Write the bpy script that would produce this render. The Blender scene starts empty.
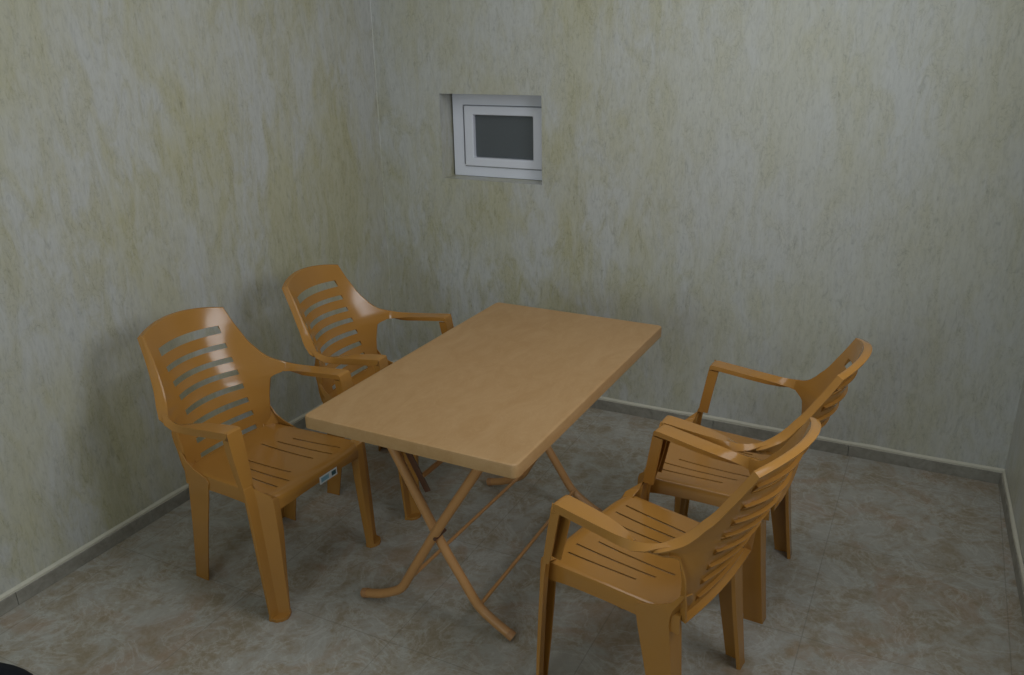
import bpy, bmesh, math, random
from mathutils import Vector, Matrix
random.seed(3)
S = bpy.context.scene
COL = S.collection
R = math.radians

# ------------------------------------------------------------------ materials
def new_mat(name):
    m = bpy.data.materials.new(name); m.use_nodes = True
    nt = m.node_tree; b = nt.nodes['Principled BSDF']
    return m, nt, b
def N(nt, typ, **kw):
    n = nt.nodes.new(typ)
    for k, v in kw.items():
        if k in n.inputs: n.inputs[k].default_value = v
        else: setattr(n, k, v)
    return n
def mapping(nt, scale, rot=(0, 0, 0), coord='Object'):
    tc = nt.nodes.new('ShaderNodeTexCoord'); mp = nt.nodes.new('ShaderNodeMapping')
    mp.inputs['Scale'].default_value = scale; mp.inputs['Rotation'].default_value = rot
    nt.links.new(tc.outputs[coord], mp.inputs['Vector']); return mp
def noise(nt, vec, scale, detail=4, rough=.55, dist=0):
    n = nt.nodes.new('ShaderNodeTexNoise')
    n.inputs['Scale'].default_value = scale; n.inputs['Detail'].default_value = detail
    n.inputs['Roughness'].default_value = rough; n.inputs['Distortion'].default_value = dist
    nt.links.new(vec, n.inputs['Vector']); return n.outputs['Fac']
def ramp(nt, fac, stops):
    r = nt.nodes.new('ShaderNodeValToRGB'); e = r.color_ramp.elements
    while len(e) < len(stops): e.new(.5)
    for el, (p, c) in zip(e, stops):
        el.position = p; el.color = (c, c, c, 1) if isinstance(c, (int, float)) else (*c, 1)
    nt.links.new(fac, r.inputs['Fac']); return r.outputs['Color']
def mix(nt, fac, a, b, mode='MIX'):
    m = nt.nodes.new('ShaderNodeMix'); m.data_type = 'RGBA'; m.blend_type = mode
    for sock, v in ((m.inputs[0], fac), (m.inputs[6], a), (m.inputs[7], b)):
        if isinstance(v, bpy.types.NodeSocket): nt.links.new(v, sock)
        else: sock.default_value = v if isinstance(v, (int, float)) else (*v, 1)
    return m.outputs[2]
def bump(nt, b, h, strength, dist=.002):
    n = nt.nodes.new('ShaderNodeBump'); n.inputs['Strength'].default_value = strength; n.inputs['Distance'].default_value = dist
    nt.links.new(h, n.inputs['Height']); nt.links.new(n.outputs['Normal'], b.inputs['Normal'])

def mat_plaster():
    m, nt, b = new_mat('trowelled_plaster')
    tall = mapping(nt, (3.6, 3.6, 1.5)); mid = mapping(nt, (12, 12, 4.5)); fine = mapping(nt, (30, 30, 11))
    patch = noise(nt, tall.outputs[0], 1.0, 5, .62, .5)
    streak = noise(nt, mid.outputs[0], 1.0, 6, .68, .9)
    grain = noise(nt, fine.outputs[0], 1.6, 5, .7, 1.6)
    ochre = ramp(nt, patch, [(.42, 0), (.60, 1)])
    st = ramp(nt, streak, [(.45, 0), (.62, 1)])
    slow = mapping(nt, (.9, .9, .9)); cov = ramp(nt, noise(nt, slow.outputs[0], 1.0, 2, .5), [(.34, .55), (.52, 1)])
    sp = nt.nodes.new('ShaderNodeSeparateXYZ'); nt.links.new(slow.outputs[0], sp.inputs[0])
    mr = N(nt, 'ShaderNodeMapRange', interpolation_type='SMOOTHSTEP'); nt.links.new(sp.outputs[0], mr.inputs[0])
    mr.inputs[1].default_value = -1.5; mr.inputs[2].default_value = -.6; mr.inputs[3].default_value = 1.0; mr.inputs[4].default_value = .5  # glare put into the colour: ochre thinned towards +x
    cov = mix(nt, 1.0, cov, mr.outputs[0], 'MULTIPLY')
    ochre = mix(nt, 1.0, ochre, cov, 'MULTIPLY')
    base = mix(nt, ochre, WALL_A, WALL_B)
    base = mix(nt, mix(nt, 1.0, mix(nt, .6, (0, 0, 0), st, 'MIX'), cov, 'MULTIPLY'), base, WALL_C)
    wear = ramp(nt, grain, [(.30, .80), (.46, 1.0), (.7, 1.04)])
    col = mix(nt, 1.0, base, wear, 'MULTIPLY')
    fib = mapping(nt, (75, 75, 16)); fibre = noise(nt, fib.outputs[0], 1.0, 4, .7, .6)
    col = mix(nt, 1.0, col, ramp(nt, fibre, [(.3, .90), (.5, 1.0), (.7, 1.05)]), 'MULTIPLY')
    worm = N(nt, 'ShaderNodeTexNoise'); worm.inputs['Scale'].default_value = 1.0; worm.inputs['Detail'].default_value = 3
    worm.inputs['Distortion'].default_value = 2.2
    wm = mapping(nt, (26, 26, 15)); nt.links.new(wm.outputs[0], worm.inputs['Vector'])
    line = ramp(nt, worm.outputs['Fac'], [(.47, 1), (.5, .80), (.53, 1)])
    gate = ramp(nt, streak, [(.44, 0), (.6, 1)])
    col = mix(nt, gate, col, mix(nt, 1.0, col, line, 'MULTIPLY'))
    nt.links.new(col, b.inputs['Base Color'])
    b.inputs['Roughness'].default_value = .36
    b.inputs['Specular IOR Level'].default_value = .4
    hh = mix(nt, .5, grain, fibre)
    bump(nt, b, hh, .35, .004)
    return m
WALL_A = (.505, .505, .48); WALL_B = (.47, .45, .325); WALL_C = (.42, .39, .235)

def mat_floor():
    m, nt, b = new_mat('marbled_floor_tile')
    mp = mapping(nt, (1, 1, 1)); v = mp.outputs[0]
    cloud = noise(nt, v, 7, 7, .72, .6); fine = noise(nt, v, 26, 6, .7, 1.2)
    rust = noise(nt, v, 3.1, 4, .6, 1.2); vein = noise(nt, v, 6, 7, .66, 1.1); vein2 = noise(nt, v, 15, 6, .65, 1.0)
    col = mix(nt, ramp(nt, cloud, [(.42, 0), (.58, 1)]), (.275, .225, .155), (.355, .34, .305))
    col = mix(nt, ramp(nt, fine, [(.42, 0), (.68, .6)]), col, (.42, .40, .36))
    col = mix(nt, ramp(nt, rust, [(.52, 0), (.66, .5)]), col, (.32, .20, .115))
    col = mix(nt, ramp(nt, vein, [(.47, 0), (.5, .26), (.53, 0)]), col, (.60, .60, .58))
    col = mix(nt, ramp(nt, vein2, [(.478, 0), (.5, .16), (.522, 0)]), col, (.56, .54, .50))
    # grout lines of the 58 cm tiles
    sep = nt.nodes.new('ShaderNodeSeparateXYZ'); nt.links.new(v, sep.inputs[0])
    def joint(out, off, pitch):
        a = N(nt, 'ShaderNodeMath', operation='ADD'); nt.links.new(out, a.inputs[0]); a.inputs[1].default_value = 100 * pitch - off
        mo = N(nt, 'ShaderNodeMath', operation='MODULO'); nt.links.new(a.outputs[0], mo.inputs[0]); mo.inputs[1].default_value = pitch
        lt = N(nt, 'ShaderNodeMath', operation='LESS_THAN'); nt.links.new(mo.outputs[0], lt.inputs[0]); lt.inputs[1].default_value = .0035
        return lt.outputs[0]
    mx = N(nt, 'ShaderNodeMath', operation='MAXIMUM')
    nt.links.new(joint(sep.outputs[0], -.186, .565), mx.inputs[0]); nt.links.new(joint(sep.outputs[1], 2.27, .565), mx.inputs[1])
    gm = N(nt, 'ShaderNodeMath', operation='MULTIPLY'); nt.links.new(mx.outputs[0], gm.inputs[0]); gm.inputs[1].default_value = .3
    col = mix(nt, gm.outputs[0], col, (.10, .09, .07))
    nt.links.new(col, b.inputs['Base Color'])
    b.inputs['Roughness'].default_value = .5; b.inputs['Specular IOR Level'].default_value = .3
    bump(nt, b, fine, .08, .001)
    return m

def mat_skirting():
    m, nt, b = new_mat('skirting_tile')
    mp = mapping(nt, (1, 1, 1)); v = mp.outputs[0]
    c = noise(nt, v, 14, 6, .7, .6); f = noise(nt, v, 60, 4, .7)
    col = mix(nt, ramp(nt, c, [(.35, 0), (.66, 1)]), (.19, .175, .145), (.30, .285, .245))
    col = mix(nt, ramp(nt, f, [(.4, 0), (.7, .4)]), col, (.33, .31, .27))
    nt.links.new(col, b.inputs['Base Color']); b.inputs['Roughness'].default_value = .5
    return m

def mat_plain(name, c, rough, spec=.5, var=.0, scale=20, bmp=0, metal=0):
    m, nt, b = new_mat(name)
    mp = mapping(nt, (1, 1, 1)); f = noise(nt, mp.outputs[0], scale, 4, .6)
    lo = tuple(x * (1 - var) for x in c); hi = tuple(min(1, x * (1 + var)) for x in c)
    nt.links.new(mix(nt, f, lo, hi), b.inputs['Base Color'])
    b.inputs['Roughness'].default_value = rough; b.inputs['Specular IOR Level'].default_value = spec; b.inputs['Metallic'].default_value = metal
    if bmp: bump(nt, b, f, bmp, .001)
    return m

def mat_tabletop():
    m, nt, b = new_mat('tan_table_plastic')
    mp = mapping(nt, (5, 2.2, 5)); v = mp.outputs[0]
    c = noise(nt, v, 2.2, 6, .6, 1.8); w = noise(nt, v, 3.5, 4, .6, 3.2)
    col = mix(nt, ramp(nt, c, [(.36, 0), (.66, 1)]), TABLE_A, TABLE_B)
    col = mix(nt, ramp(nt, w, [(.475, 0), (.5, .35), (.525, 0)]), col, TABLE_C)
    nt.links.new(col, b.inputs['Base Color'])
    b.inputs['Roughness'].default_value = .42; b.inputs['Specular IOR Level'].default_value = .4
    bump(nt, b, w, .05, .001)
    return m
TABLE_A = (.385, .220, .090); TABLE_B = (.425, .255, .115); TABLE_C = (.48, .31, .155)

def mat_glass():
    m, nt, b = new_mat('frosted_grey_glass')
    mp = mapping(nt, (1, 1, 1)); f = noise(nt, mp.outputs[0], 160, 3, .6)
    nt.links.new(mix(nt, f, (.085, .096, .106), (.11, .122, .134)), b.inputs['Base Color'])
    b.inputs['Roughness'].default_value = .28; bump(nt, b, f, .25, .001)
    return m

def mat_sticker():
    m, nt, b = new_mat('sticker_print')
    mp = mapping(nt, (1, 1, 1)); sep = nt.nodes.new('ShaderNodeSeparateXYZ'); nt.links.new(mp.outputs[0], sep.inputs[0])
    # y runs along the sticker: pale blue block, white middle, dark green block
    mr = N(nt, 'ShaderNodeMapRange'); nt.links.new(sep.outputs[1], mr.inputs[0])
    mr.inputs[1].default_value = -.042; mr.inputs[2].default_value = .042
    r = nt.nodes.new('ShaderNodeValToRGB'); r.color_ramp.interpolation = 'CONSTANT'
    e = r.color_ramp.elements
    cols = [(0, (.72, .76, .80)), (.08, (.22, .42, .55)), (.52, (.72, .76, .80)), (.68, (.03, .10, .12)), (.93, (.72, .76, .80))]
    while len(e) < len(cols): e.new(.5)
    for el, (p, c) in zip(e, cols): el.position = p; el.color = (*c, 1)
    nt.links.new(mr.outputs[0], r.inputs[0])
    g = N(nt, 'ShaderNodeMath', operation='ABSOLUTE'); nt.links.new(sep.outputs[2], g.inputs[0])
    lt = N(nt, 'ShaderNodeMath', operation='LESS_THAN'); nt.links.new(g.outputs[0], lt.inputs[0]); lt.inputs[1].default_value = .008
    nt.links.new(mix(nt, lt.outputs[0], (.72, .76, .80), r.outputs[0]), b.inputs['Base Color'])
    b.inputs['Roughness'].default_value = .35
    return m

M = dict(
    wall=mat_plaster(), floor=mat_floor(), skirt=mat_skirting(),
    band=mat_plain('pale_plaster_bead', (.56, .53, .44), .6, .3, .10, 30),
    ceiling=mat_plain('white_ceiling_paint', (.84, .84, .82), .7, .3, .03, 4),
    chair=mat_plain('tan_chair_plastic', (.385, .180, .038), .17, .5, .05, 9),
    top=mat_tabletop(),
    tube=mat_plain('tan_painted_tube', (.47, .235, .085), .40, .45, .08, 25),
    strap=mat_plain('dark_brown_steel', (.10, .045, .025), .45, .4, .15, 30),
    rubber=mat_plain('brown_rubber_cap', (.40, .20, .085), .5, .3, .1, 40),
    upvc=mat_plain('white_upvc', (.74, .75, .83), .35, .45, .02, 5),
    gasket=mat_plain('grey_gasket', (.16, .17, .19), .6, .3, .05, 30),
    glass=mat_glass(), sticker=mat_sticker(),
    black=mat_plain('black_vinyl', (.004, .0055, .011), .6, .2, .2, 60, .1),
    steel=mat_plain('dark_steel', (.05, .05, .055), .4, .5, .1, 30, 0, .6),
)

# ------------------------------------------------------------------ helpers
def link(name, bm, mat, parent=None, smooth=True, solid=None, bevel=None, seg=2, offset=-1, angle=35):
    me = bpy.data.meshes.new(name); bm.to_mesh(me); bm.free()
    if smooth:
        for p in me.polygons: p.use_smooth = True
        me.set_sharp_from_angle(angle=R(42))
    o = bpy.data.objects.new(name, me); COL.objects.link(o)
    if mat: me.materials.append(mat)
    if parent: o.parent = parent
    if solid:
        md = o.modifiers.new('thickness', 'SOLIDIFY'); md.thickness = solid; md.offset = offset; md.use_even_offset = False
    if solid and not bevel:
        md2 = o.modifiers.new('crisp', 'EDGE_SPLIT'); md2.split_angle = R(38)
    if bevel:
        md = o.modifiers.new('edge', 'BEVEL'); md.width = bevel; md.segments = seg; md.limit_method = 'ANGLE'; md.angle_limit = R(angle)
        md.harden_normals = True
    return o
def empty(name, loc, rz=0):
    o = bpy.data.objects.new(name, None); COL.objects.link(o); o.location = loc; o.rotation_euler = (0, 0, rz); o.empty_display_size = .1
    return o
def tag(o, label, cat, group=None):
    o['label'] = label; o['category'] = cat
    if group: o['group'] = group
    return o
def structure(o): o['kind'] = 'structure'; return o
def box(bm, x0, x1, y0, y1, z0, z1):
    vs = [bm.verts.new((x, y, z)) for x in (x0, x1) for y in (y0, y1) for z in (z0, z1)]
    for f in ((0, 1, 3, 2), (4, 6, 7, 5), (0, 4, 5, 1), (2, 3, 7, 6), (0, 2, 6, 4), (1, 5, 7, 3)):
        bm.faces.new([vs[i] for i in f])
    return vs
def boxes(*bb):
    bm = bmesh.new()
    for b in bb: box(bm, *b)
    return bm
def tube(bm, pts, r, seg=14, cap=True):
    pts = [Vector(p) for p in pts]; rings = []
    up = None
    for i, p in enumerate(pts):
        t = (pts[min(i + 1, len(pts) - 1)] - pts[max(i - 1, 0)]).normalized()
        if up is None: up = Vector((0, 1, 0)) if abs(t.y) < .8 else Vector((0, 0, 1))
        a = (up - t * up.dot(t)).normalized(); b = t.cross(a); up = a
        rings.append([bm.verts.new(p + r * (math.cos(2 * math.pi * k / seg) * a + math.sin(2 * math.pi * k / seg) * b)) for k in range(seg)])
    for A, B in zip(rings, rings[1:]):
        for k in range(seg): bm.faces.new((A[k], A[(k + 1) % seg], B[(k + 1) % seg], B[k]))
    if cap: bm.faces.new(rings[0][::-1]); bm.faces.new(rings[-1])
def smooth_path(pts, n=6):
    pts = [Vector(p) for p in pts]; out = []
    for i in range(len(pts) - 1):
        p0, p1, p2, p3 = pts[max(i - 1, 0)], pts[i], pts[i + 1], pts[min(i + 2, len(pts) - 1)]
        for k in range(n):
            t = k / n
            out.append(.5 * ((2 * p1) + (p2 - p0) * t + (2 * p0 - 5 * p1 + 4 * p2 - p3) * t * t + (3 * p1 - p0 - 3 * p2 + p3) * t ** 3))
    return out + [pts[-1]]
def lerp_table(tab, z):
    if z <= tab[0][0]: return tab[0][1]
    for (a, b), (c, d) in zip(tab, tab[1:]):
        if z <= c: return b + (d - b) * (z - a) / (c - a)
    return tab[-1][1]
def sheet(bm, rows, close=False):
    """rows of points -> quads"""
    V = [[bm.verts.new(p) for p in r] for r in rows]
    for A, B in zip(V, V[1:]):
        for k in range(len(A) - 1): bm.faces.new((A[k], A[k + 1], B[k + 1], B[k]))
    return V

# ------------------------------------------------------------------ camera
F_PX, PITCH, YAW, ROLL, CAM_H = 845.6, R(20.195), R(27.052), R(-1.078), 1.768
fw = Vector((-math.sin(YAW) * math.cos(PITCH), math.cos(YAW) * math.cos(PITCH), -math.sin(PITCH)))
rt = Vector((math.cos(YAW), math.sin(YAW), 0)); up = rt.cross(fw)
rt2 = math.cos(ROLL) * rt + math.sin(ROLL) * up; up2 = -math.sin(ROLL) * rt + math.cos(ROLL) * up
cam = bpy.data.cameras.new('camera'); co = bpy.data.objects.new('camera', cam); COL.objects.link(co)
cam.sensor_width = 36; cam.lens = F_PX / 1024 * 36; cam.clip_start = .01
m3 = Matrix((rt2, up2, -fw)).transposed(); co.matrix_world = Matrix.Translation((0, 0, CAM_H)) @ m3.to_4x4()
S.camera = co

# ------------------------------------------------------------------ room
XL, YB, XR, YF, ZC = -2.538, 3.557, .393, -2.0, 2.75
RW = math.atan(.046)                       # the right wall is not quite square to the back wall
WX0, WX1, WZ0, WZ1 = -2.181, -1.646, 1.077, 1.476
structure(link('floor', boxes((XL - .2, XR + .7, YF - .2, YB + .3, -.1, 0)), M['floor'], smooth=False))
structure(link('ceiling', boxes((XL - .2, XR + .7, YF - .2, YB + .3, ZC, ZC + .1)), M['ceiling'], smooth=False))
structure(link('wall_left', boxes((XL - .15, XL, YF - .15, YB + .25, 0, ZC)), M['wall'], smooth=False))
def holed_wall(x0, x1, y0, y1, z0, z1, hx0, hx1, hz0, hz1):
    return boxes((x0, hx0, y0, y1, z0, z1), (hx1, x1, y0, y1, z0, z1), (hx0, hx1, y0, y1, z0, hz0), (hx0, hx1, y0, y1, hz1, z1))
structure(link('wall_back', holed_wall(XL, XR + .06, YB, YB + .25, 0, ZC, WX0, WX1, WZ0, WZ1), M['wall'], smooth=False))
EY0, EY1, EZ0, EZ1 = -2.32, -1.32, 1.35, 2.50      # along the right wall, measured from the back corner
LR = YB - YF + .1
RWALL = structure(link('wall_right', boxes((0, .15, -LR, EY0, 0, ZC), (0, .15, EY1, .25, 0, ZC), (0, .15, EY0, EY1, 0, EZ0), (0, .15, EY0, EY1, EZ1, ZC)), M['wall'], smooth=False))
RWALL.location = (XR, YB, 0); RWALL.rotation_euler = (0, 0, RW)
# wall behind the camera, with the window that lights the room
DX0, DX1, DZ0, DZ1 = -1.75, -.25, .95, 2.35
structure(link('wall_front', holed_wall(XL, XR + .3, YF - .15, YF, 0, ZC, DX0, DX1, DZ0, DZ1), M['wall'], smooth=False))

# skirting: tile strip with a pale plaster bead above it
SH, BH = .050, .062
def skirting(name, tr, length, axis, place):
    bm = bmesh.new(); n = max(1, round(length / .565)); step = length / n
    for i in range(n):
        a, b = i * step + .0008, (i + 1) * step - .0008
        if axis == 'x': box(bm, a, b, -.012, 0, 0, SH)
        else: box(bm, 0, .012, a, b, 0, SH)
    o = structure(link(name, bm, M['skirt'], smooth=False, bevel=.0015))
    o.location, o.rotation_euler = place
    bm = bmesh.new()
    nn = int(length / .12); rng = random.Random(len(name))
    prev = None
    for i in range(nn + 1):
        a = length * i / nn; h = BH + rng.uniform(-.0025, .003); d = .009 + rng.uniform(-.002, .002)
        pts = [(0, SH), (d, SH), (d, h - .004), (0, h + .003)]
        ring = [bm.verts.new((a, -p, z) if axis == 'x' else (p, a, z)) for p, z in pts]
        if prev:
            for k in range(4): bm.faces.new((prev[k], prev[(k + 1) % 4], ring[(k + 1) % 4], ring[k]))
        prev = ring
    bmesh.ops.recalc_face_normals(bm, faces=bm.faces)
    t = structure(link(tr, bm, M['band'], smooth=False)); t.location, t.rotation_euler = place
skirting('baseboard_back', 'trim_1', XR - XL, 'x', ((XL, YB, 0), (0, 0, 0)))
skirting('baseboard_left', 'trim_2', YB - YF - .014, 'y', ((XL, YF, 0), (0, 0, 0)))
L = (YB - YF) - .1
skirting('baseboard_right', 'trim_3', L - .014, 'y', ((XR - .014 * math.sin(RW) , YB - .014, 0), (0, 0, RW + math.pi)))

# thin plaster ridge where left and back wall meet
bm = bmesh.new(); rows = []
rng = random.Random(5)
for i in range(40):
    z = BH + .004 + (ZC - BH - .004) * i / 39; d = .0028 + rng.uniform(-.0008, .0008)
    rows.append([(XL + d, YB, z), (XL + d * .45, YB - d * .45, z), (XL, YB - d, z)])
sheet(bm, rows); bmesh.ops.recalc_face_normals(bm, faces=bm.faces)
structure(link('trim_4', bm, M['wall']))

# small recessed window in the back wall
def frame_bm(x0, x1, z0, z1, w, y0, y1, wz=None):
    bm = bmesh.new(); wz = w if wz is None else wz
    def ring(y, dx, dz): return [bm.verts.new(p) for p in ((x0 + dx, y, z0 + dz), (x1 - dx, y, z0 + dz), (x1 - dx, y, z1 - dz), (x0 + dx, y, z1 - dz))]
    rr = [ring(y0, 0, 0), ring(y0, w, wz), ring(y1, w, wz), ring(y1, 0, 0)]
    for a in range(4):
        A, B = rr[a], rr[(a + 1) % 4]
        for k in range(4): bm.faces.new((A[k], A[(k + 1) % 4], B[(k + 1) % 4], B[k]))
    bmesh.ops.recalc_face_normals(bm, faces=bm.faces); return bm
win = structure(empty('window_1', (0, 0, 0)))
fy = YB + .10
link('frame', frame_bm(WX0 + .012, WX1 - .001, WZ0 + .001, WZ1 - .001, .058, fy, fy + .06), M['upvc'], win, smooth=False, bevel=.003)
gx0, gx1, gz0, gz1 = -2.104, -1.680, 1.126, 1.418
link('gasket', frame_bm(gx0, gx1, gz0, gz1, .010, fy - .002, fy + .03), M['gasket'], win, smooth=False)
link('sash', frame_bm(gx0 + .003, gx1 - .003, gz0 + .003, gz1 - .003, .050, fy - .012, fy + .05, .042), M['upvc'], win, smooth=False, bevel=.006)
link('pane', boxes((gx0 + .045, gx1 - .045, fy + .012, fy + .018, gz0 + .04, gz1 - .04)), M['glass'], win, smooth=False)
# window in the wall behind the camera (its daylight enters the room)
w2 = structure(empty('window_2', (0, 0, 0)))
link('frame', frame_bm(DX0 + .001, DX1 - .001, DZ0 + .001, DZ1 - .001, .06, YF - .12, YF - .06), M['upvc'], w2, smooth=False, bevel=.004)
link('mullion', boxes(((DX0 + DX1) / 2 - .03, (DX0 + DX1) / 2 + .03, YF - .12, YF - .06, DZ0 + .06, DZ1 - .06)), M['upvc'], w2, smooth=False, bevel=.004)

w3 = structure(empty('window_3', (XR, YB, 0), RW))
def side_frame(y0, y1, z0, z1, w, x0, x1):
    return boxes((x0, x1, y0, y0 + w, z0, z1), (x0, x1, y1 - w, y1, z0, z1), (x0, x1, y0 + w, y1 - w, z0, z0 + w), (x0, x1, y0 + w, y1 - w, z1 - w, z1))
link('frame', side_frame(EY0 + .001, EY1 - .001, EZ0 + .001, EZ1 - .001, .06, .07, .13), M['upvc'], w3, smooth=False, bevel=.004)
# ------------------------------------------------------------------ chair
XE = [(.40, -.168), (.43, -.174), (.48, -.182), (.53, -.198), (.58, -.212), (.63, -.230), (.675, -.250), (.723, -.271), (.777, -.292), (.848, -.322), (.88, -.333)]
AA = [(.40, .3), (.45, .5), (.52, 1.1), (.60, 2.0), (.70, 2.2), (.78, 1.8), (.85, 1.2)]
YY = [(.40, .188), (.43, .193), (.50, .200), (.555, .207), (.588, .211), (.597, .222), (.606, .246), (.614, .257), (.628, .264), (.636, .261), (.645, .245), (.655, .230), (.675, .212), (.725, .191), (.79, .177), (.848, .170), (.9, .17)]
SLOTS = [(.430, .0075), (.482, .0085), (.530, .0085), (.580, .0085), (.630, .0085), (.675, .0085), (.724, .0085), (.779, .0115)]
SY = .127
RIM = [(.4, 1), (.55, 1), (.585, .25), (.622, .25), (.634, 1.5), (.66, 2.0), (.74, 1.5), (.85, 1.1)]
def back_pt(y, z):
    return Vector((lerp_table(XE, z) + lerp_table(AA, z) * (y * y - .0165), y, z))
def make_back():
    bm = bmesh.new()
    zs = set()
    for z, h in SLOTS: zs |= {round(z - h, 4), round(z + h, 4)}
    zs |= {.402, .455, .505, .555, .590, .594, .598, .602, .606, .611, .618, .628, .643, .650, .658, .692, .700, .750, .805, .820, .835, .848}
    zs = sorted(zs)
    inner = [-SY + 2 * SY * i / 14 for i in range(15)]
    V = []; zrow = {}
    for z in zs:
        Y = lerp_table(YY, z) - .0035
        ys = [-Y + (Y - SY) * i / 5 for i in range(5)] + inner + [SY + (Y - SY) * (i + 1) / 5 for i in range(5)]
        row = []
        for y in ys:
            arch = .020 * max(0, (z - .765) / .083) * (1 - (y / Y) ** 2)
            p = back_pt(y, z); p.z += arch; p.x -= arch * .4
            row.append(bm.verts.new(p)); zrow[row[-1]] = z
        V.append(row)
    nc = len(V[0]); outer = set()
    for i in range(len(zs) - 1):
        zm = (zs[i] + zs[i + 1]) / 2
        isslot = any(abs(zm - z) < h for z, h in SLOTS)
        for k in range(nc - 1):
            if isslot and 5 <= k < nc - 6: continue
            bm.faces.new((V[i][k], V[i][k + 1], V[i + 1][k + 1], V[i + 1][k]))
    for r in V: outer |= {r[0], r[-1]}
    outer |= set(V[0]) | set(V[-1])
    bm.normal_update()
    if sum((f.normal.x for f in bm.faces)) < 0:
        bmesh.ops.reverse_faces(bm, faces=bm.faces[:]); bm.normal_update()
    nrm = {v: v.normal.copy() for v in bm.verts}
    be = [e for e in bm.edges if e.is_boundary]
    old = {v for e in be for v in e.verts}; key = {}
    for v in old:   # the lower edge of each slat carries a stiffening lip
        zi = zrow[v]; key[tuple(v.co)] = (nrm[v], v in outer, any(abs(zi - (z + h)) < 2e-4 for z, h in SLOTS))
    res = bmesh.ops.extrude_edge_only(bm, edges=be)
    rim, outd = [], {}
    for g in res['geom']:
        if isinstance(g, bmesh.types.BMVert):
            n, o, top = key[tuple(g.co)]
            if o:
                rim.append((g, n)); out = Vector((0, g.co.y, (g.co.z - .62) * .75)); out -= n * out.dot(n); out.normalize()
                outd[g] = out; g.co += -n * .0035 + out * .0030
            else: g.co -= n * (.013 if top else .0015)
    inrim = {g: n for g, n in rim}
    for dn, do in ((.004, .0018), (.0135, .0012)):
        ee = [e for e in bm.edges if e.is_boundary and e.verts[0] in inrim and e.verts[1] in inrim]
        pos = {tuple(v.co): (inrim[v], outd[v]) for v in inrim}
        r2 = bmesh.ops.extrude_edge_only(bm, edges=ee); inrim = {}
        for g in r2['geom']:
            if isinstance(g, bmesh.types.BMVert):
                n, out = pos[tuple(g.co)]; inrim[g] = n; outd[g] = out; g.co += -n * dn * (lerp_table(RIM, g.co.z) if dn > .01 else 1) + out * do
    bmesh.ops.recalc_face_normals(bm, faces=bm.faces)
    f = min(bm.faces, key=lambda f: (f.calc_center_median() - Vector((-.3, 0, .82))).length)
    if f.normal.x < 0: bmesh.ops.reverse_faces(bm, faces=bm.faces[:])
    return bm
def make_arm(s):
    st = [((-.158, .243, .648), (-.150, .236, .606)), ((-.132, .258, .640), (-.132, .249, .606)), ((-.108, .267, .636), (-.110, .255, .609)),
          ((-.078, .275, .634), (-.078, .250, .617)), ((-.035, .280, .636), (-.035, .236, .629)), ((.02, .2805, .641), (.02, .227, .639)),
          ((.09, .2805, .648), (.09, .224, .648)), ((.138, .280, .653), (.138, .223, .653)), ((.149, .2795, .6525), (.149, .2235, .6525)), ((.154, .279, .649), (.154, .224, .649))]
    bm = bmesh.new(); rows = []
    O = [Vector(a) for a, _ in st]; I = [Vector(b) for _, b in st]
    for i in range(len(st)):
        t = (O[min(i + 1, len(st) - 1)] - O[max(i - 1, 0)]).normalized()
        if i > 6: t = Vector((1, 0, .1)).normalized()
        d = t.cross(I[i] - O[i]).normalized()
        if d.dot(Vector((-.3, .5, -1))) < 0: d = -d
        lo = .024 if i > 1 else .016; li = .016 if i > 2 else .006
        w = (I[i] - O[i])
        rows.append([O[i] + d * lo, O[i], O[i] + w * .5 - d * .0015, I[i], I[i] + d * li])
    # front post: plate facing forward, outer plate facing sideways, open at the back
    for x, z, yo, yi, dp in ((.158, .630, .280, .2245, .026), (.168, .575, .280, .227, .026), (.180, .510, .277, .231, .024), (.1885, .463, .275, .236, .020)):
        rows.append([(x - dp, yo, z), (x, yo, z), (x + .001, (yo + yi) / 2, z), (x, yi, z), (x - .034, yi + .002, z)])
    rows = [[Vector((p[0], s * p[1], p[2])) for p in r] for r in rows]
    sheet(bm, rows); bm.normal_update()
    bmesh.ops.recalc_face_normals(bm, faces=bm.faces)
    c = [f for f in bm.faces if f.calc_center_median().z > .640 and f.calc_center_median().x > 0 and abs(f.normal.z) > .8]
    if c and c[0].normal.z < 0: bmesh.ops.reverse_faces(bm, faces=bm.faces[:])
    return bm
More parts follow.
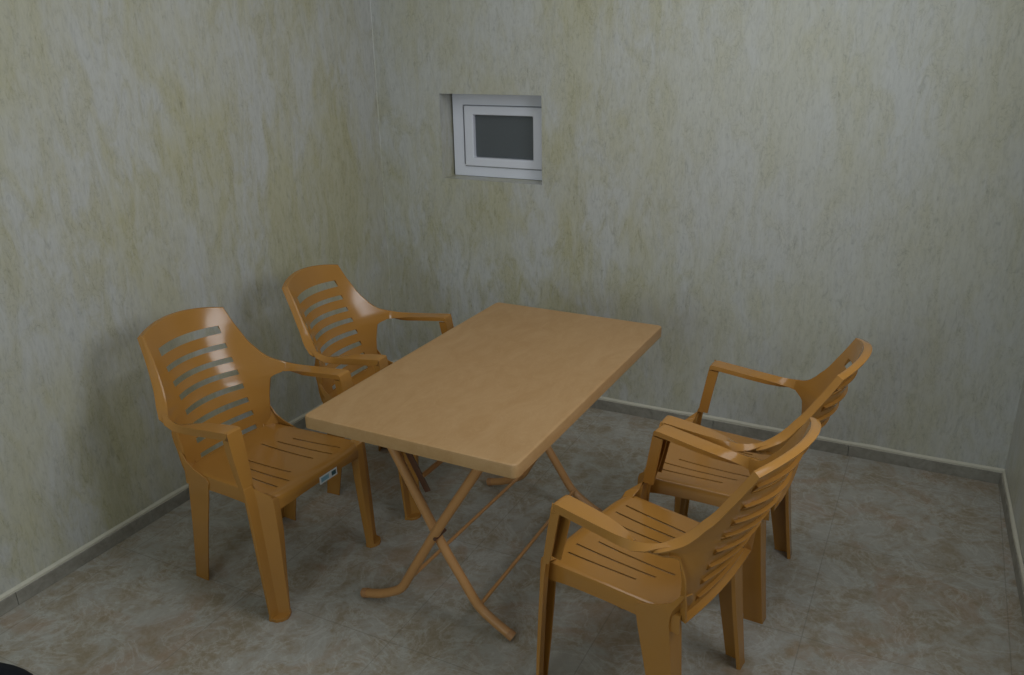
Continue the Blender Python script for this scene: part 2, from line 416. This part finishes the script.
def make_front_leg(s):
    st = [ # z, P5, P4, P3, P2, P1, P0
        (.472, (.176, .275), (.188, .275), (.190, .240), (.196, .230), (.200, .200), (.196, .199)),
        (.463, (.177, .275), (.189, .275), (.192, .240), (.226, .216), (.218, .197), (.205, .195)),
        (.440, (.181, .275), (.193, .275), (.195, .240), (.237, .215), (.232, .191), (.200, .189)),
        (.410, (.185, .2745), (.197, .2745), (.199, .240), (.241, .214), (.238, .186), (.205, .183)),
        (.300, (.193, .273), (.205, .273), (.207, .240), (.246, .214), (.242, .187), (.212, .184)),
        (.150, (.203, .271), (.214, .271), (.216, .239), (.249, .215), (.243, .197), (.218, .194)),
        (.020, (.212, .268), (.221, .268), (.223, .238), (.252, .216), (.244, .204), (.226, .202)),
        (.012, (.212, .270), (.222, .270), (.224, .240), (.254, .217), (.246, .203), (.226, .201)),
        (.000, (.212, .271), (.222, .271), (.224, .240), (.255, .218), (.246, .203), (.226, .201))]
    bm = bmesh.new()
    drop = {.472: .040, .463: .037, .440: .020}
    rows = [[Vector((a, s * b, r[0] - (drop.get(r[0], 0) * (1.1 if k > 3 else .8) if k > 2 else 0))) for k, (a, b) in enumerate(r[1:])] for r in st]
    V = sheet(bm, rows)
    bmesh.ops.recalc_face_normals(bm, faces=bm.faces)
    c = max(bm.faces, key=lambda f: f.calc_center_median().x)
    if c.normal.x < 0: bmesh.ops.reverse_faces(bm, faces=bm.faces[:])
    # floor pad inside the foot
    pts = [(.214, .268), (.222, .269), (.240, .266), (.254, .252), (.260, .236), (.256, .220), (.246, .204), (.228, .201)]
    pad = [bm.verts.new(Vector((a, s * b2, .012))) for a, b2 in pts]; low = [bm.verts.new(Vector((a, s * b2, .0))) for a, b2 in pts]
    f = bm.faces.new(pad); fl = bm.faces.new(low)
    sides = [bm.faces.new((pad[k], pad[(k + 1) % 8], low[(k + 1) % 8], low[k])) for k in range(8)]
    bmesh.ops.recalc_face_normals(bm, faces=[f, fl] + sides)
    f.normal_update()
    if f.normal.z < 0: f.normal_flip()
    return bm
def make_rear_leg(s):
    st = [ # z, front edge of side plate, rear outer corner, rear plate inner edge
        (.480, (-.172, .203), (-.183, .205), (-.192, .182), (-.190, .178)), (.450, (-.150, .206), (-.166, .210), (-.186, .166), (-.182, .160)),
        (.430, (-.115, .208), (-.155, .211), (-.179, .160), (-.174, .154)), (.412, (-.060, .210), (-.150, .211), (-.173, .157), (-.165, .150)),
        (.396, (-.050, .210), (-.149, .211), (-.152, .154), (-.143, .147)),
        (.385, (-.055, .211), (-.148, .211), (-.151, .152), (-.142, .146)), (.350, (-.060, .211), (-.152, .211), (-.155, .153), (-.146, .147)),
        (.200, (-.092, .212), (-.165, .212), (-.168, .162), (-.158, .157)), (.012, (-.126, .214), (-.185, .214), (-.188, .176), (-.178, .171)),
        (.000, (-.127, .215), (-.187, .215), (-.190, .176), (-.180, .171))]
    bm = bmesh.new()
    rows = [[Vector((a, s * b, r[0])) for a, b in r[1:]] for r in st]
    sheet(bm, rows); bmesh.ops.recalc_face_normals(bm, faces=bm.faces)
    c = max(bm.faces, key=lambda f: s * f.calc_center_median().y if f.calc_center_median().z < .3 else -9)
    if c.normal.y * s < 0: bmesh.ops.reverse_faces(bm, faces=bm.faces[:])
    return bm
def seat_z(x, y):
    t = (x + .17) / .41
    return .424 - .012 * math.sin(math.pi * min(1, max(0, t))) * (1 - (y / .22) ** 2) - .006 * max(0, 1 - t * 2)
def make_seat():
    w = .0034
    # slot centre lines: |y| at the front and at the back, x range
    sl = [(.052, .054, -.080, .160), (.102, .094, -.045, .200), (.150, .132, -.010, .195)]
    cf, cb, slotcol = [], [], {}
    for a, b, x0, x1 in sl: pass
    def cols():
        pos = [(0.0, 0.0)]
        for i, (a, b, x0, x1) in enumerate(sl):
            pos += [((pos[-1][0] + a) / 2, (pos[-1][1] + b) / 2)] if i == 0 else [((sl[i - 1][0] + a) / 2, (sl[i - 1][1] + b) / 2)]
            slotcol[len(pos)] = (x0, x1); pos += [(a - w, b - w), (a + w, b + w)]
        pos += [(.180, .165), (.2, .188), (.209, .197)]
        return pos
    pos = cols(); n = len(pos)
    full = [(-a, -b) for a, b in pos[:0:-1]] + pos
    xs = sorted({-.172, -.150, -.125, -.100, -.080, -.060, -.045, -.025, -.010, .015, .04, .07, .10, .13, .160, .18, .195, .200, .215})
    bm = bmesh.new(); V = []
    def yat(a, b, x): t = (x + .05) / .25; t = min(1.05, max(-.45, t)); return b + (a - b) * t
    for x in xs:
        row = []
        for a, b in full:
            y = yat(a, b, x); row.append(bm.verts.new((x, y, seat_z(x, y))))
        V.append(row)
    # rolled front edge and apron
    last = V[-1]
    for dx, dz in ((.012, -.001), (.022, -.0045), (.029, -.011), (.0325, -.020), (.033, -.034)):
        row = []
        for v in last:
            y = v.co.y; k = 1 - .10 * (abs(y) / .21) ** 4
            ex = dz
            if dz == -.034: ex = -.036 - .016 * (abs(y) / .21) ** 3
            row.append(bm.verts.new((.215 + dx * k - .012 * (abs(y) / .21) ** 6, y, seat_z(.215, y) + ex)))
        V.append(row)
    nf = len(full)
    for i in range(len(V) - 1):
        for k in range(nf - 1):
            skip = False
            if i < len(xs) - 1:
                c = k - (n - 1) if k >= n - 1 else (n - 2 - k)
                if c in slotcol:
                    x0, x1 = slotcol[c]
                    xm = (xs[i] + xs[i + 1]) / 2
                    skip = x0 < xm < x1
            if not skip: bm.faces.new((V[i][k], V[i][k + 1], V[i + 1][k + 1], V[i + 1][k]))
    # side aprons with an arched lower edge
    for e in (0, nf - 1):
        s = -1 if e == 0 else 1
        prev = None
        for i in range(len(xs)):
            v = V[i][e]; x = xs[i]; t = (x - .045) / .15
            drop = .048 + .007 * min(1, abs(t)) ** 4
            a = bm.verts.new(v.co + Vector((0, s * .006, -.003))); b = bm.verts.new(v.co + Vector((0, s * .009, -.012))); c = bm.verts.new(v.co + Vector((0, s * .010, -drop)))
            if prev:
                pv, pa, pb, pc = prev
                for q in ((pv, v, a, pa), (pa, a, b, pb), (pb, b, c, pc)): bm.faces.new(q)
            prev = (v, a, b, c)
    bmesh.ops.recalc_face_normals(bm, faces=bm.faces)
    f = min(bm.faces, key=lambda f: (f.calc_center_median() - Vector((0.05, 0, .42))).length)
    if f.normal.z < 0: bmesh.ops.reverse_faces(bm, faces=bm.faces[:])
    return bm
def make_chair():
    root = empty('plastic_armchair', (0, 0, 0))
    link('backrest', make_back(), M['chair'], root, solid=.0045, bevel=.0014)
    link('seat', make_seat(), M['chair'], root, solid=.0045)
    for s in (1, -1):
        link('armrest', make_arm(s), M['chair'], root, solid=.005, bevel=.0035, seg=3)
    for s in (1, -1): link('leg', make_front_leg(s), M['chair'], root, solid=.0045, bevel=.0016)
    for s in (1, -1): link('leg', make_rear_leg(s), M['chair'], root, solid=.0045, bevel=.0016)
    return root
def copy_thing(root):
    r = root.copy(); COL.objects.link(r)
    for ch in list(root.children):
        c = ch.copy(); COL.objects.link(c); c.parent = r
    return r
GROUP = 'tan plastic armchairs around the table'
SPOTS = [
    (-1.916, 1.903, -2.98, 'tan plastic armchair left of the table with a small sticker on its seat front'),
    (-1.878, 2.564, 2.78, 'tan plastic armchair nearest the room corner, seat hidden behind the table'),
    (-.481, 2.500, 177.6, 'tan plastic armchair right of the table, farther back, partly hidden by the foreground armchair'),
    (-.543, 1.915, 168.06, 'tan plastic armchair in the right foreground, seen from behind, nearest to the camera')]
proto = make_chair(); chairs = [proto] + [copy_thing(proto) for _ in SPOTS[1:]]
for o, (x, y, a, lab) in zip(chairs, SPOTS):
    o.location = (x, y, 0); o.rotation_euler = (0, 0, R(a)); tag(o, lab, 'chair', GROUP)
# sticker on the seat front of the first chair
seat = [c for c in proto.children if c.name.startswith('seat')][0]
bm = bmesh.new(); rows = []
for i in range(3):
    rows.append([(0, -.042 + .084 * k / 6, .0135 - .027 * i / 2) for k in range(7)])
sheet(bm, rows); bmesh.ops.recalc_face_normals(bm, faces=bm.faces)
if bm.faces[:][0].normal.x < 0: bmesh.ops.reverse_faces(bm, faces=bm.faces[:])
st = link('sticker', bm, M['sticker'], seat, solid=.0006)
st.location = (.2492, .024, .389); st['label'] = 'small white, pale blue and dark green sticker'

# ------------------------------------------------------------------ table
TX, TY, TA, TL, TW, TZ, TH = -1.206, 2.302, R(-.863), 1.190, .702, .716, .041
tab = tag(empty('folding_table', (TX, TY, 0), TA), 'tan rectangular plastic topped folding table on crossed tube legs between the chairs', 'table')
def rounded_rect(w, l, r, n=6):
    pts = []
    for cx, cy, a0 in ((w / 2 - r, l / 2 - r, 0), (-w / 2 + r, l / 2 - r, 90), (-w / 2 + r, -l / 2 + r, 180), (w / 2 - r, -l / 2 + r, 270)):
        for k in range(n + 1):
            a = R(a0 + 90 * k / n); pts.append((cx + r * math.cos(a), cy + r * math.sin(a)))
    return pts
bm = bmesh.new()
prof = [(.012, TZ), (.006, TZ), (.0015, TZ - .002), (0, TZ - .006), (0, TZ - TH + .002), (.003, TZ - TH), (.010, TZ - TH), (.012, TZ - .012)]
rings = []
for d, z in prof:
    rings.append([bm.verts.new((x, y, z)) for x, y in rounded_rect(TW - 2 * d, TL - 2 * d, .019 - d)])
for A, B in zip(rings, rings[1:]):
    for k in range(len(A)): bm.faces.new((A[k], B[k], B[(k + 1) % len(A)], A[(k + 1) % len(A)]))
bm.faces.new(rings[0]); bm.faces.new(rings[-1][::-1])
bmesh.ops.recalc_face_normals(bm, faces=bm.faces)
link('tabletop', bm, M['top'], tab)
RT = .0150
zt = TZ - .014
def leg(pts):
    bm = bmesh.new(); tube(bm, smooth_path(pts, 5), RT)
    o = link('leg', bm, M['tube'], tab); return o
def capoff(o, p, q):
    bm = bmesh.new(); p, q = Vector(p), Vector(q); d = (p - q).normalized()
    tube(bm, [q, p, p + d * .003], RT + .0012); c = link('foot_cap', bm, M['rubber'], o, bevel=.0008); return c
# near pair
yl, yr = -.452, -.424
def left_leg(y, dx=0):
    P = [(-.302 + dx, y, .0165), (-.24 + dx, y, .034), (-.188 + dx, y, .058), (-.146 + dx, y, .088), (-.110 + dx, y, .148), (.006 + dx, y, .350), (.136 + dx, y, .560), (.222 + dx, y, zt)]
    o = leg(P); capoff(o, P[0], Vector(P[0]) + (Vector(P[1]) - Vector(P[0])).normalized() * .018); return P
def right_leg(y, dx=0):
    P = [(.250 + dx, y, .0165), (.182 + dx, y, .054), (.130 + dx, y, .094), (.080 + dx, y, .168), (.012 + dx, y, .274), (-.040 + dx, y, .370), (-.120 + dx, y, .516), (-.222 + dx, y, zt)]
    o = leg(P); capoff(o, P[0], Vector(P[0]) + (Vector(P[1]) - Vector(P[0])).normalized() * .018); return P
left_leg(yl); right_leg(yr, -.012); left_leg(.365, .02); right_leg(.337, -.03)
def bar(p, q, r=.0065, name='stretcher'):
    bm = bmesh.new(); tube(bm, [p, q], r, 10); return link(name, bm, M['tube'], tab)
bar((.126, yr, .094), (.112, .337, .094)); bar((-.140, yl, .100), (-.120, .365, .100))
bar((-.080, -.398, .480), (-.080, .311, .480), .0085)
# pivots where the tubes cross, and the dark folding straps
for ya, yb in ((yl - .016, yr + .016), (.321, .381)):
    bm = bmesh.new(); tube(bm, [(.001, ya, .320), (.001, yb, .320)], .006, 10); link('pivot_bolt', bm, M['strap'], tab)
for y in (-.398, .311):
    bm = bmesh.new()
    a, b = Vector((-.205, y, zt)), Vector((-.060, y, .432)); d = (b - a).normalized(); nrm = Vector((d.z, 0, -d.x)) * .011
    for yo in (-.003, .003): pass
    A = [bm.verts.new(p + Vector((0, yo, 0))) for p, yo in ((a - nrm, -.003), (a + nrm, -.003), (b + nrm, -.003), (b - nrm, -.003))]
    B = [bm.verts.new(v.co + Vector((0, .006, 0))) for v in A]
    bm.faces.new(A); bm.faces.new(B[::-1])
    for k in range(4): bm.faces.new((A[k], B[k], B[(k + 1) % 4], A[(k + 1) % 4]))
    bmesh.ops.recalc_face_normals(bm, faces=bm.faces)
    link('folding_strap', bm, M['strap'], tab, smooth=False, bevel=.002)
# cross rails under the top that the tubes end in
for x in (.232, -.212):
    bm = bmesh.new(); tube(bm, [(x, -.47, zt - .012), (x, .40, zt - .012)], .010, 12); link('rail', bm, M['tube'], tab)

# ------------------------------------------------------------------ black stool at the bottom left corner
sx, sy, sr, sz = -1.712, .634, .240, .43
stool = tag(empty('round_stool', (sx, sy, 0)), 'black round edge of a seat at the bottom left corner, mostly out of the photo', 'stool')
bm = bmesh.new(); rows = []
prof = [(0, sz), (sr * .6, sz), (sr * .88, sz - .002), (sr * .96, sz - .007), (sr, sz - .018), (sr, sz - .035), (sr * .97, sz - .045), (0, sz - .045)]
for k in range(49):
    a = 2 * math.pi * k / 48; rows.append([(r * math.cos(a), r * math.sin(a), z) for r, z in prof])
sheet(bm, rows); bmesh.ops.remove_doubles(bm, verts=bm.verts, dist=1e-5); bmesh.ops.recalc_face_normals(bm, faces=bm.faces)
link('seat', bm, M['black'], stool)
for k in range(4):
    a = R(45 + 90 * k); c, s = math.cos(a), math.sin(a)
    bm = bmesh.new(); tube(bm, [(.15 * c, .15 * s, sz - .045), (.20 * c, .20 * s, 0)], .011, 12); link('leg', bm, M['steel'], stool)
bm = bmesh.new(); tube(bm, [(.178 * math.cos(2 * math.pi * k / 32), .178 * math.sin(2 * math.pi * k / 32), .19) for k in range(33)], .006, 8, False)
link('foot_ring', bm, M['steel'], stool)

# ------------------------------------------------------------------ light
def area(name, loc, rot, sx, sy, power, col):
    l = bpy.data.lights.new(name, 'AREA'); l.shape = 'RECTANGLE'; l.size = sx; l.size_y = sy; l.energy = power; l.color = col
    o = bpy.data.objects.new(name, l); COL.objects.link(o); o.location = loc; o.rotation_euler = rot; return o
fill_panel = structure(empty('added_ceiling_fill', (-.85, 2.1, ZC)))  # unseen panel added on the ceiling as soft overhead fill
link('housing', boxes((-.62, .62, -.62, .62, -.05, 0)), M['upvc'], fill_panel, smooth=False, bevel=.006)
la = area('ceiling_fill_area', (-.85, 2.1, ZC - .06), (0, 0, 0), 1.2, 1.2, 10, (.95, .98, 1.0))
area('window_daylight', ((DX0 + DX1) / 2, YF - .03, (DZ0 + DZ1) / 2), (R(90), 0, 0), DX1 - DX0 - .1, DZ1 - DZ0 - .1, 29, (.82, .96, 1.0))
e = area('side_daylight', (0, 0, 0), (0, 0, 0), EY1 - EY0 - .1, EZ1 - EZ0 - .1, 18, (.90, .95, 1.0))
e.parent = w3; e.location = (.04, (EY0 + EY1) / 2, (EZ0 + EZ1) / 2); e.rotation_euler = (R(90), 0, R(90))
w = bpy.data.worlds.new('outside'); S.world = w; w.use_nodes = True
w.node_tree.nodes['Background'].inputs[0].default_value = (.65, .75, .9, 1); w.node_tree.nodes['Background'].inputs[1].default_value = .3
S.view_settings.view_transform = 'Standard'; S.view_settings.look = 'None'; S.view_settings.exposure = -.1; S.view_settings.gamma = 1
S.view_settings.use_curve_mapping = False
